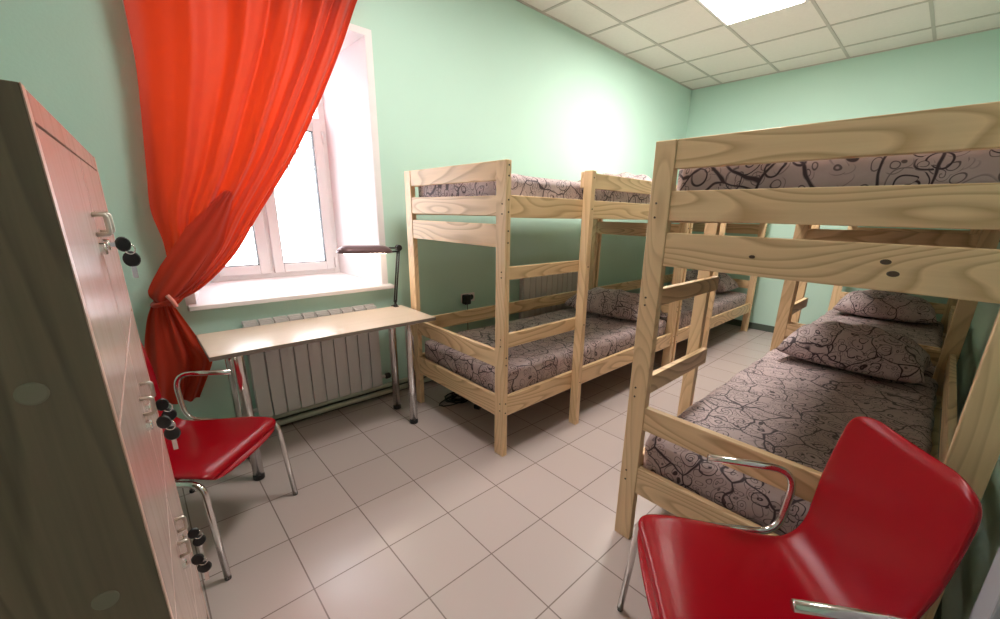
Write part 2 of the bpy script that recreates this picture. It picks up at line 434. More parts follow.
# ------------------------------------------------------------------ ceiling lamps
LAMP = emis('lamp_diffuser', (1.0, 0.93, 0.86), 66.0)
LAMP2 = emis('lamp_diffuser_dim', (1.0, 0.93, 0.86), 32.0)
def panel(cx, cy, label, lm=LAMP):
    t = empty('ceiling_light', (cx, cy, ZC)); tag(t, label, 'ceiling light', 'recessed panel lights')
    h = 0.325-0.014
    bm = bmesh.new()
    box(bm, -h, h, h-0.02, h, -0.022, -0.006); box(bm, -h, h, -h, -h+0.02, -0.022, -0.006)
    box(bm, -h, -h+0.02, -h+0.02, h-0.02, -0.022, -0.006); box(bm, h-0.02, h, -h+0.02, h-0.02, -0.022, -0.006)
    mesh_obj('frame', bm, PVC, t)
    mesh_obj('diffuser', bx(-h+0.02, h-0.02, -h+0.02, h-0.02, -0.016, -0.008), lm, t)
panel((4.245+3.595)/2, (1.81+1.158)/2, 'glowing square panel light recessed in the ceiling above the bunk beds')
panel(4.245-0.65*4.5, (1.81+1.158)/2, 'square panel light in the ceiling near the camera, above the frame', LAMP2)

# ------------------------------------------------------------------ bunk beds
BL = 2.15; LADX = 0.64
def bunk(W, name='bunk_bed'):
    """local: x along the bed, y from the ladder side (0) to the wall side (W)"""
    t = empty(name)
    T = 0.035; PW = 0.078; H = 1.68
    for x in (0, BL-T):
        for y in (0, W-PW):
            p = mesh_obj('post', bx(x, x+T, y, y+PW, 0, H), PINEZ, t, bevel=0.003)
            ox = -0.0015 if x == 0 else T+0.0015
            for z in (1.655, 1.605, 1.49, 1.43, 1.335, 1.275, 0.635, 0.59, 0.35, 0.29):
                bm = bmesh.new()
                yy = y+0.012 if y == 0 else y+PW-0.012
                ys = -0.0015 if y == 0 else W+0.0015
                # bolt heads on the narrow side face of the post
                bmesh.ops.create_cone(bm, cap_ends=True, segments=10, radius1=0.0045, radius2=0.0045, depth=0.003,
                    matrix=Matrix.Translation((x+T*0.5, ys, z)) @ Matrix.Rotation(PI/2, 4, 'X'))
                mesh_obj('bolt', bm, DARKBOLT, p)
            for z in (1.47, 1.42, 1.12, 1.09, 0.74, 0.70, 0.345, 0.30):
                if y == 0 and x == 0:
                    bm = bmesh.new()
                    bmesh.ops.create_cone(bm, cap_ends=True, segments=10, radius1=0.004, radius2=0.004, depth=0.003,
                        matrix=Matrix.Translation((-0.001, y+0.028, z)) @ Matrix.Rotation(PI/2, 4, 'Y'))
                    mesh_obj('bolt', bm, DARKBOLT, p)
    for x in (0.003, BL-T+0.003):
        for (z0, z1, nm) in ((1.585, 1.68, 'guard_board'), (1.41, 1.512, 'end_board'), (1.247, 1.368, 'end_board'),
                             (0.562, 0.665, 'guard_board'), (0.252, 0.378, 'end_board')):
            mesh_obj(nm, bx(x, x+0.028, PW+0.0005, W-PW-0.0005, z0, z1), PINEY, t, bevel=0.003)
    # long boards, ladder side
    y0, y1 = 0.014, 0.042
    xs, xe = T+0.0005, BL-T-0.0005
    mesh_obj('side_rail', bx(xs, xe, y0, y1, 1.402, 1.515), PINEX, t, bevel=0.003)
    mesh_obj('side_rail', bx(xs, xe, y0, y1, 0.258, 0.382), PINEX, t, bevel=0.003)
    mesh_obj('guard_board', bx(LADX+0.006, xe, y0, y1, 1.585, 1.676), PINEX, t, bevel=0.003)
    for (z0, z1) in ((1.075, 1.145), (0.685, 0.767)):
        mesh_obj('rung', bx(xs, LADX+0.048, y0, y1, z0, z1), PINEX, t, bevel=0.003)
    lp = mesh_obj('ladder_post', bx(LADX, LADX+0.04, -0.048, 0.0125, 0, 1.68), PINEZ, t, bevel=0.003)
    for z in (1.64, 1.46, 1.11, 0.73, 0.32):
        bm = bmesh.new()
        bmesh.ops.create_cone(bm, cap_ends=True, segments=10, radius1=0.004, radius2=0.004, depth=0.003,
            matrix=Matrix.Translation((LADX+0.02, -0.049, z)) @ Matrix.Rotation(PI/2, 4, 'X'))
        mesh_obj('bolt', bm, DARKBOLT, lp)
    # wall side
    y0, y1 = W-0.042, W-0.014
    for (z0, z1, nm) in ((1.402, 1.515, 'side_rail'), (0.258, 0.382, 'side_rail'), (1.585, 1.676, 'guard_board'), (0.555, 0.66, 'guard_board')):
        mesh_obj(nm, bx(xs, xe, y0, y1, z0, z1), PINEX, t, bevel=0.003)
    # slat ledges and slats
    for y in (0.043, W-0.073):
        for z in (0.29, 1.405):
            mesh_obj('ledge', bx(T+0.003, BL-T-0.003, y, y+0.03, z, z+0.028), PINEX, t)
    for i in range(11):
        x = 0.07 + i*(BL-0.24)/10
        for z in (0.3185, 1.4335):
            mesh_obj('slat', bx(x, x+0.1, 0.045, W-0.045, z, z+0.014), SLATW, t)
    return t

def rbox_mesh(L, W, H, r, seed, nx=56, ny=30, amp=0.006, crease=True):
    """soft box with rounded edges and slight wrinkles, base at z=0"""
    rnd = random.Random(seed)
    bm = bmesh.new()
    bmesh.ops.create_cube(bm, size=1.0)
    bmesh.ops.subdivide_edges(bm, edges=[e for e in bm.edges], cuts=22, use_grid_fill=True)
    ph = [rnd.uniform(0, 6.28) for _ in range(8)]
    for v in bm.verts:
        p = Vector((v.co.x*L, v.co.y*W, v.co.z*H))
        core = Vector((max(-L/2+r, min(L/2-r, p.x)), max(-W/2+r, min(W/2-r, p.y)), max(-H/2+r, min(H/2-r, p.z))))
        d = p-core
        if d.length > 1e-6 and d.length > r*0.999:
            d = d.normalized()*r
            p = core+d
        n = math.sin(p.x*11+ph[0]+2*math.sin(p.y*7+ph[1]))*0.5 + math.sin(p.y*17+p.x*5+ph[2])*0.3 + math.sin(p.x*29+p.z*40+ph[3])*0.2
        if p.z > -H/2+0.02: p = p + Vector((0, 0, amp*n*(1 if p.z > 0 else 0)))
        if p.z > -H/2+0.03:
            p.x += amp*0.6*math.sin(p.y*23+ph[4])*(1 if abs(p.x) > L/2-r else 0)
            p.y += amp*0.8*math.sin(p.x*19+ph[5])*(1 if abs(p.y) > W/2-r else 0)
        v.co = p + Vector((0, 0, H/2))
    return bm

def pillow_mesh(L, W, H, seed):
    rnd = random.Random(seed); ph = [rnd.uniform(0, 6.28) for _ in range(8)]
    bm = bmesh.new(); n = 34
    def z(u, v):
        e = max(0.0, (1-abs(u)**2.6)*(1-abs(v)**2.6))
        return e**0.45
    top = {}; bot = {}
    for i in range(n+1):
        for j in range(n+1):
            u, v = -1+2*i/n, -1+2*j/n
            pin = 1-0.07*(1-abs(u)**2)*abs(v)**3
            pin2 = 1-0.05*(1-abs(v)**2)*abs(u)**3
            x = u*L/2*pin2; y = v*W/2*pin
            w = 0.012*math.sin(5*u+3*v+ph[0])+0.008*math.sin(11*v-6*u+ph[1])+0.005*math.sin(19*u+ph[2])*abs(v)
            h = z(u, v)*H
            edge = (i in (0, n) or j in (0, n))
            vt = bm.verts.new((x, y, h*0.72+H*0.25+(w*z(u, v))))
            top[i, j] = vt
            bot[i, j] = vt if edge else bm.verts.new((x, y, max(0.0, H*0.25*(1-z(u, v)*1.0))))
    for i in range(n):
        for j in range(n):
            bm.faces.new((top[i, j], top[i+1, j], top[i+1, j+1], top[i, j+1]))
            try: bm.faces.new((bot[i, j], bot[i, j+1], bot[i+1, j+1], bot[i+1, j]))
            except ValueError: pass
    return bm

WL, WR = 1.03, 0.985
left1 = bunk(WL)
left1.location = (1.418, 1.583, 0)
left3 = copy_tree(left1); left3.location = (3.60, 1.583, 0)
right2 = bunk(WR)
# the right row is the mirror image: turn the local y axis over by a mirrored build
for o in [x for x in bpy.data.objects if x.parent == right2] + [y for x in bpy.data.objects if x.parent == right2 for y in bpy.data.objects if y.parent == x]:
    me = o.data
    for v in me.vertices: v.co.y = -v.co.y
    me.flip_normals()
right2.location = (1.421, 0.792, 0)
right4 = copy_tree(right2); right4.location = (3.60, 0.792, 0)
G = 'pine bunk beds of the room'
tag(left1, 'pine bunk bed standing at the end of the desk, along the window wall', 'bunk bed', G)
tag(left3, 'pine bunk bed in the far corner, behind the one at the desk', 'bunk bed', G)
tag(right2, 'nearest pine bunk bed, its end boards filling the right side behind the red chair', 'bunk bed', G)
tag(right4, 'pine bunk bed at the far right, beyond the nearest bunk', 'bunk bed', G)

eb = [o for o in bpy.data.objects if o.parent == right2 and o.name.startswith('end_board') and abs(o.data.vertices[0].co.z-1.247) < 0.01 and o.data.vertices[0].co.x < 0.1][0]
for (ky, kz, kr) in ((0.102, 1.322, 0.009), (0.082, 1.293, 0.010), (0.419, 1.307, 0.007)):
    bm = bmesh.new()
    bmesh.ops.create_cone(bm, cap_ends=True, segments=18, radius1=kr*0.85, radius2=kr, depth=0.0012,
        matrix=Matrix.Translation((0.0026, ky-0.792, kz)) @ Matrix.Diagonal((1, 1.35, 0.8, 1)) @ Matrix.Rotation(PI/2, 4, 'Y'))
    kn = mesh_obj('knot', bm, DARKBOLT, eb)
def mattress(x, yc, z, W, seed, label, sag=0):
    o = mesh_obj('mattress', rbox_mesh(BL-0.10, W-0.105, 0.175, 0.045, seed), BED, smooth=True)
    o.location = (x+BL/2, yc, z)
    tag(o, label, 'mattress', 'mattresses in patterned covers'); return o
ZL, ZU = 0.334, 1.449
ycl, ycr = 1.583+WL/2, 0.792-WR/2
mattress(1.418, ycl, ZL, WL, 1, 'swirl-patterned mattress on the lower berth of the bunk beside the desk')
mattress(1.418, ycl, ZU, WL, 2, 'swirl-patterned mattress on the upper berth of the bunk beside the desk')
mattress(3.60, ycl, ZL, WL, 3, 'swirl-patterned mattress on the lower berth of the far left corner bunk')
mattress(3.60, ycl, ZU, WL, 4, 'swirl-patterned mattress on the upper berth of the far left corner bunk')
mattress(1.421, ycr, ZL, WR, 5, 'swirl-patterned mattress on the lower berth of the nearest bunk, right of centre')
mattress(1.421, ycr, ZU, WR, 6, 'swirl-patterned mattress seen through the slot between the top boards of the nearest bunk')
mattress(3.60, ycr, ZL, WR, 7, 'swirl-patterned mattress on the lower berth of the far right bunk')
mattress(3.60, ycr, ZU, WR, 8, 'swirl-patterned mattress on the upper berth of the far right bunk')
def pillow(x, y, z, rz, seed, label, L=0.46, W=0.72, H=0.15, tilt=0):
    o = mesh_obj('pillow', pillow_mesh(L, W, H, seed), BED, smooth=True)
    o.location = (x, y, z); o.rotation_euler = (0, tilt, rz)
    tag(o, label, 'pillow', 'pillows in patterned cases'); return o
zt = 0.175+0.006
pillow(3.265, ycl+0.0, ZL+zt, 0.05, 11, 'patterned pillow on the lower berth of the bunk beside the desk', W=0.82, H=0.24)
pillow(3.20, ycl+0.03, ZU+zt, -0.03, 12, 'bright patterned pillow on the upper berth of the bunk beside the desk', W=0.74, H=0.14)
pillow(5.40, ycl, ZL+zt, 0.0, 13, 'patterned pillow on the lower berth of the far left corner bunk', H=0.26)
pillow(3.27, ycr-0.02, ZL+zt, -0.04, 14, 'large patterned pillow on the lower berth of the nearest bunk', W=0.74, H=0.27)
pillow(5.3, ycr, ZL+zt, 0.04, 15, 'patterned pillow on the lower berth of the far right bunk', W=0.76, H=0.26)

# ------------------------------------------------------------------ desk
desk = empty('desk', (0.178, 2.262, 0)); tag(desk, 'narrow light wood desk with chrome legs in front of the radiator', 'desk')
DW, DD, DH = 1.228, 0.47, 0.745
tp = mesh_obj('tabletop', bx(0, DW, 0, DD, DH-0.022, DH), DESKTOP, desk, bevel=0.002)
bm = bmesh.new(); box(bm, -0.0015, DW+0.0015, -0.0015, 0, DH-0.022, DH-0.002); box(bm, -0.0015, 0, 0, DD, DH-0.022, DH-0.002); box(bm, DW, DW+0.0015, 0, DD, DH-0.022, DH-0.002)
mesh_obj('edge_band', bm, DESKEDGE, tp)
for (x, y) in ((0.115, 0.055), (0.115, DD-0.15), (DW-0.175, 0.045), (DW-0.16, DD-0.15)):
    bm = bmesh.new(); lathe(bm, [(0.026, 0.03), (0.026, DH-0.03), (0.026, DH-0.024)], (x, y, 0), 28)
    lg = mesh_obj('leg', bm, CHROME, desk, smooth=False)
    for p in lg.data.polygons: p.use_smooth = len(p.vertices) == 4
    bm = bmesh.new(); lathe(bm, [(0.025, 0.0), (0.028, 0.004), (0.028, 0.026), (0.0265, 0.0298)], (x, y, 0), 24); mesh_obj('foot', bm, BLACK, lg)
    bm = bmesh.new(); lathe(bm, [(0.042, DH-0.0265), (0.042, DH-0.0225)], (x, y, 0), 24); mesh_obj('mounting_plate', bm, DULL, lg)

# desk lamp
lamp = empty('desk_lamp', (1.345, 2.705, DH)); tag(lamp, 'dark slim desk lamp with a jointed arm clamped to the back edge of the desk', 'lamp')
bm = bmesh.new(); lathe(bm, [(0.016, 0.001), (0.016, 0.012), (0.009, 0.02), (0.009, 0.05)], n=16); box(bm, -0.014, 0.014, -0.02, 0.034, -0.0005+0.001, 0.006)
box(bm, -0.014, 0.014, 0.034, 0.04, -0.05, 0.006)
mesh_obj('clamp', bm, BLACK, lamp)
top = Vector((0.050, 0.0, 0.425))
bm = bmesh.new(); tube(bm, [(0.004, -0.006, 0.035), (top.x+0.004, -0.006, top.z)], 0.006, 8); tube(bm, [(-0.004, 0.008, 0.035), (top.x-0.004, 0.008, top.z)], 0.006, 8)
mesh_obj('lower_arm', bm, BLACK, lamp, smooth=True)
bm = bmesh.new(); bmesh.ops.create_cone(bm, cap_ends=True, segments=20, radius1=0.021, radius2=0.021, depth=0.028, matrix=Matrix.Translation(top) @ Matrix.Rotation(PI/2, 4, 'X'))
mesh_obj('joint', bm, BLACK, lamp)
bm = bmesh.new(); tube(bm, [top, top+Vector((-0.105, -0.01, 0.004))], 0.006, 8); tube(bm, [top+Vector((0, 0, -0.026)), top+Vector((-0.20, -0.02, -0.022))], 0.006, 8)
mesh_obj('upper_arm', bm, BLACK, lamp, smooth=True)
# shade: half-round trough
bm = bmesh.new(); SL = 0.365; x1s = top.x-0.07; n = 14
rows = []
for i in range(19):
    s = i/18; x = x1s - SL*s
    e = min(1.0, math.sin(min(s, 1-s)*PI*2.2+0.45)) if min(s, 1-s) < 0.22 else 1.0
    row = []
    for k in range(n+1):
        a = PI*k/n
        row.append((x, top.y-0.02+0.06*e*math.cos(a), top.z-0.028+0.050*e*math.sin(a)+0.012*s))
    rows.append([bm.verts.new(p) for p in row])
for i in range(18):
    for k in range(n): bm.faces.new((rows[i][k], rows[i][k+1], rows[i+1][k+1], rows[i+1][k]))
for rw in (rows[0], rows[-1]): bm.faces.new(rw)
sh = mesh_obj('lamp_shade', bm, SHADEM, lamp, smooth=True)
so = sh.modifiers.new('t', 'SOLIDIFY'); so.thickness = 0.003
bm = bmesh.new(); tube(bm, [(x1s-0.03, top.y-0.02, top.z-0.022), (x1s-SL+0.04, top.y-0.02, top.z-0.013)], 0.011, 12)
mesh_obj('light_tube', bm, emis('lamp_tube', (1.0, 0.85, 0.65), 30.0), lamp, smooth=True)

# ------------------------------------------------------------------ radiators
def radiator(loc, nsec, h, label, sw=0.083):
    t = empty('radiator', loc); tag(t, label, 'radiator', 'white sectional radiators')
    for i in range(nsec):
        x = i*sw
        bm = bmesh.new()
        box(bm, x+0.003, x+sw-0.003, 0, 0.008, 0.0, h-0.03)            # front plate
        box(bm, x+0.030, x+sw-0.030, 0.008, 0.066, 0.015, h-0.02)      # core
        box(bm, x+0.005, x+sw-0.005, 0.066, 0.072, 0.02, h-0.03)
        s = mesh_obj('section', bm, RADW, t, bevel=0.0015)
        bm = bmesh.new()
        for k in range(5):                                             # curved slotted crown
            yy = 0.004+k*0.014
            box(bm, x+0.005, x+sw-0.005, yy, yy+0.008, h-0.03+min(k, 2)*0.010, h-0.014+min(k, 2)*0.007)
        box(bm, x+0.004, x+0.012, 0.0, 0.07, h-0.03, h-0.010); box(bm, x+sw-0.012, x+sw-0.004, 0.0, 0.07, h-0.03, h-0.010)
        mesh_obj('grille', bm, RADW, s)
    for bxx in (1.5, nsec-1.5):
        mesh_obj('bracket', bx(bxx*sw-0.015, bxx*sw+0.015, 0.0725, 0.0845, 0.06, h-0.06), RADW, t)
    return t
r1 = radiator((0.405, 2.775, 0.125), 10, 0.635, 'white sectional radiator under the window behind the desk')
r2 = radiator((2.74, 2.775, 0.25), 14, 0.60, 'white sectional radiator on the wall behind the bunk near the desk')
bm = bmesh.new()
for xx in (-0.035, 0.83+0.0):
    tube(bm, [(xx, 0.035, 0.055), (xx+0.035, 0.035, 0.055)], 0.014, 10)
mesh_obj('plug', bm, RADW, r1)
bm = bmesh.new(); lathe(bm, [(0.018, 0), (0.022, 0.008), (0.022, 0.035), (0.016, 0.042)], (0, 0, 0), 14)
for v in bm.verts: v.co = Vector((v.co.z+0.866, v.co.y+0.03, v.co.x+0.055))
mesh_obj('valve', bm, BLACK, r1)
bm = bmesh.new(); lathe(bm, [(0.018, 0), (0.022, 0.008), (0.022, 0.035), (0.016, 0.042)], (0, 0, 0), 14)
for v in bm.verts: v.co = Vector((-v.co.z-0.036, v.co.y+0.03, v.co.x+0.075))
mesh_obj('valve', bm, BLACK, r1)
for (nm, z, y, r, lb) in (('heating_pipe', 0.098, 2.815, 0.017, 'upper painted heating pipe running along the wall below the radiator'),
                      ('heating_pipe', 0.045, 2.815, 0.019, 'lower painted heating pipe running along the wall close to the floor')):
    bm = bmesh.new(); tube(bm, [(-0.1, y, z), (0.6, y, z), (1.3, y, z), (XB-0.02, y, z)], r, 14)
    o = mesh_obj(nm, bm, PIPEM, smooth=True); tag(o, lb, 'pipe', 'heating pipes by the floor')
# socket with charger
sk = tag(empty('wall_socket', (2.115, YW, 0.695)), 'white wall socket inside the bunk beside the desk', 'socket')
mesh_obj('plate', bx(-0.075, 0.075, -0.008, 0, -0.04, 0.04), PVC, sk, bevel=0.003)
bm = bmesh.new(); lathe(bm, [(0.024, 0), (0.024, 0.002)], n=20)
for v in bm.verts: v.co = Vector((v.co.x+0.036, -0.008-v.co.z, v.co.y))
mesh_obj('outlet', bm, GASKET, sk)
ch = tag(empty('plug_charger', (2.083, YW-0.008, 0.69)), 'black charger plugged into the wall socket inside the bunk', 'charger')
mesh_obj('body', bx(-0.04, 0.026, -0.06, -0.001, -0.046, 0.04), BLACK, ch, bevel=0.012, seg=3)
bm = bmesh.new(); tube(bm, rounded([(0, -0.035, -0.03), (0, -0.035, -0.30), (0.03, -0.035, -0.52), (-0.02, -0.025, -0.60)], 0.05), 0.003, 6)
mesh_obj('lead', bm, BLACK, ch, smooth=True)
# small pipe brackets / lead on the floor
rnd = random.Random(3)
for k, (lx, ly, lb, n) in enumerate(((1.72, 2.40, 'tangle of black cable on the floor under the bunk beside the desk', 46),)):
    pts = []
    for i in range(n*3):
        a = i*0.55
        pts.append((0.10*math.cos(a)*(1+0.3*math.sin(i*0.21))+0.09*math.sin(i*0.05), 0.07*math.sin(a)*(1+0.3*math.cos(i*0.17)), 0.006+0.012*(1+math.sin(i*0.37))))
    pts += [(0.16, -0.03, 0.006), (0.25, -0.06, 0.005), (0.42, -0.02, 0.005)]
    bm = bmesh.new(); tube(bm, pts, 0.0045, 6)
    o = mesh_obj('cable', bm, BLACK, smooth=True); o.location = (lx, ly, 0)
    tag(o, lb, 'cable')
o = tag(mesh_obj('power_strip', bx(-0.13, 0.13, -0.025, 0.025, 0, 0.035), BLACK, bevel=0.006), 'black power strip lying on the floor under the bunk beside the desk', 'power strip')
o.location = (1.80, 2.22, 0.001); o.rotation_euler = (0, 0, 0.35)

# ------------------------------------------------------------------ curtain
def interp(tab, t):
    for (a, pa), (b, pb) in zip(tab, tab[1:]):
        if t <= b:
            k = (t-a)/(b-a); k2 = k
            return pa+(pb-pa)*k2
    return tab[-1][1]
def smoothtab(tab, n=60):
    """Catmull-Rom through (z, x) table"""
    out = []
    P = [tab[0]]+list(tab)+[tab[-1]]
    for i in range(1, len(P)-2):
        for k in range(n):
            t = k/n
            f = lambda a, b, c, d: 0.5*((2*b)+(-a+c)*t+(2*a-5*b+4*c-d)*t*t+(-a+3*b-3*c+d)*t**3)
            out.append((f(P[i-1][0], P[i][0], P[i+1][0], P[i+2][0]), f(P[i-1][1], P[i][1], P[i+1][1], P[i+2][1])))
    out.append(tab[-1]); return out
cur = tag(empty('curtain', (0, 0, 0)), 'sheer bright red curtain over the window, tied back at the left', 'curtain')
# x against z for the two borders, then both gather at the tie
LEFT = [(0.15, 3.06), (0.16, 2.7), (0.163, 2.29), (0.166, 2.06), (0.152, 1.85), (0.125, 1.59), (0.105, 1.40), (0.125, 1.24), (0.12, 1.10), (0.083, 0.965)]
RIGHT = [(1.44, 3.06), (1.30, 2.72), (1.235, 2.60), (1.12, 2.345), (0.958, 2.019), (0.778, 1.697), (0.565, 1.383), (0.415, 1.165), (0.24, 1.0), (0.105, 0.935)]
Ls, Rs = smoothtab(LEFT, 8), smoothtab(RIGHT, 8)
NU, NV = 150, len(Ls)-1
YC = 2.762
bm = bmesh.new(); grid = []
npl = 5.5
for j in range(NV+1):
    v = j/NV
    lx, lz = Ls[j]; rx, rz = Rs[j]
    row = []
    for i in range(NU+1):
        u = i/NU
        g = max(0.0, (v-0.45)/0.55)
        uu = u
        # strands: bias the gathering to the right-hand border, where the folds lie tight
        w = uu + 0.10*math.sin(PI*uu)*(1-v)
        x = lx+(rx-lx)*w; z = lz+(rz-lz)*w
        dens = npl*(u**1.25)
        ph = 2*PI*dens+0.6*math.sin(3*v+4*u)
        amp = 0.030*(1-0.55*v)*(0.35+0.65*min(1, u*2.2)) + 0.006
        y = YC + amp*math.sin(ph) + 0.006*math.sin(2*PI*dens*2.3+2*v) - 0.035*v*math.sin(PI*min(1, u*1.1))
        # the left edge billows in front and the right part is pulled over it near the tie
        y -= 0.05*g*u
        if 0 < j: 
            wob = 0.008*math.sin(ph*0.5+9*v)
            x += wob*(1-v)
        row.append(bm.verts.new((x, y, z)))
    grid.append(row)
for j in range(NV):
    for i in range(NU): bm.faces.new((grid[j][i], grid[j][i+1], grid[j+1][i+1], grid[j+1][i]))
mesh_obj('drape', bm, CURT, cur, smooth=True)
# overlap swag: the band of cloth wrapped round at the tie
bm = bmesh.new(); NS, NK = 30, 60
rows = []
pathc = [(0.44, 1.50, 0.0), (0.30, 1.28, -0.03), (0.165, 1.09, -0.05), (0.085, 0.975, -0.05), (0.075, 0.93, -0.03)]
hw = [0.02, 0.085, 0.085, 0.07, 0.04]
cen = smoothtab([(a, b) for a, b, _ in pathc], 8)
for j, (x, z) in enumerate(cen):
    t = j/(len(cen)-1)
    wd = interp([(k/4, hw[k]) for k in range(5)], t)
    yy = YC-0.055-0.03*math.sin(PI*t)
    row = []
    for k in range(25):
        s = -1+2*k/24
        row.append(bm.verts.new((x+s*wd*0.85, yy+0.03*s*s+0.007*math.sin(s*9+t*2), z-s*wd*0.5)))
    rows.append(row)
for j in range(len(rows)-1):
    for k in range(24): bm.faces.new((rows[j][k], rows[j][k+1], rows[j+1][k+1], rows[j+1][k]))
mesh_obj('swag', bm, CURT, cur, smooth=True)
# tail below the tie
bm = bmesh.new(); rows = []
LT = [(0.040, 0.95), (0.0, 0.86), (-0.035, 0.72), (-0.06, 0.55), (-0.07, 0.36)]
RT = [(0.105, 0.94), (0.155, 0.80), (0.205, 0.66), (0.235, 0.575), (0.14, 0.36)]
Lt, Rt = smoothtab(LT, 8), smoothtab(RT, 8)
for j in range(len(Lt)):
    v = j/(len(Lt)-1); row = []
    for i in range(61):
        u = i/60; x = Lt[j][0]+(Rt[j][0]-Lt[j][0])*u; z = Lt[j][1]+(Rt[j][1]-Lt[j][1])*u
        row.append(bm.verts.new((x, YC+0.018+0.016*(0.3+v)*math.sin(u*2*PI*3.2+v)+0.008*math.sin(u*30), z)))
    rows.append(row)
for j in range(len(rows)-1):
    for i in range(60): bm.faces.new((rows[j][i], rows[j][i+1], rows[j+1][i+1], rows[j+1][i]))
mesh_obj('tail', bm, CURT, cur, smooth=True)
bm = bmesh.new()
pts = [(0.082+0.05*math.cos(a), YC-0.03+0.055*math.sin(a), 0.945+0.015*math.cos(a)) for a in [2*PI*k/24 for k in range(25)]]
tube(bm, pts, 0.012, 8, caps=False)
bmesh.ops.remove_doubles(bm, verts=bm.verts, dist=0.0005)
mesh_obj('tie_band', bm, CURT, cur, smooth=True)
bm = bmesh.new(); tube(bm, rounded([(0.092, YC-0.100, 0.985), (0.110, YC-0.112, 0.955), (0.118, YC-0.105, 0.925)], 0.02), 0.010, 8)
mesh_obj('knot', bm, TIE, cur, smooth=True)
rod = tag(empty('curtain_rod', (0, 0, 0)), 'white curtain rail under the ceiling carrying the red curtain', 'curtain rail')
mesh_obj('rail', bx(-0.1, 1.7, YC-0.03, YC+0.03, 3.062, 3.085), PVC, rod)
mesh_obj('bracket', bx(0.2, 0.23, YC-0.02, YC+0.02, 3.085, 3.103), PVC, rod); mesh_obj('bracket', bx(1.4, 1.43, YC-0.02, YC+0.02, 3.085, 3.103), PVC, rod)

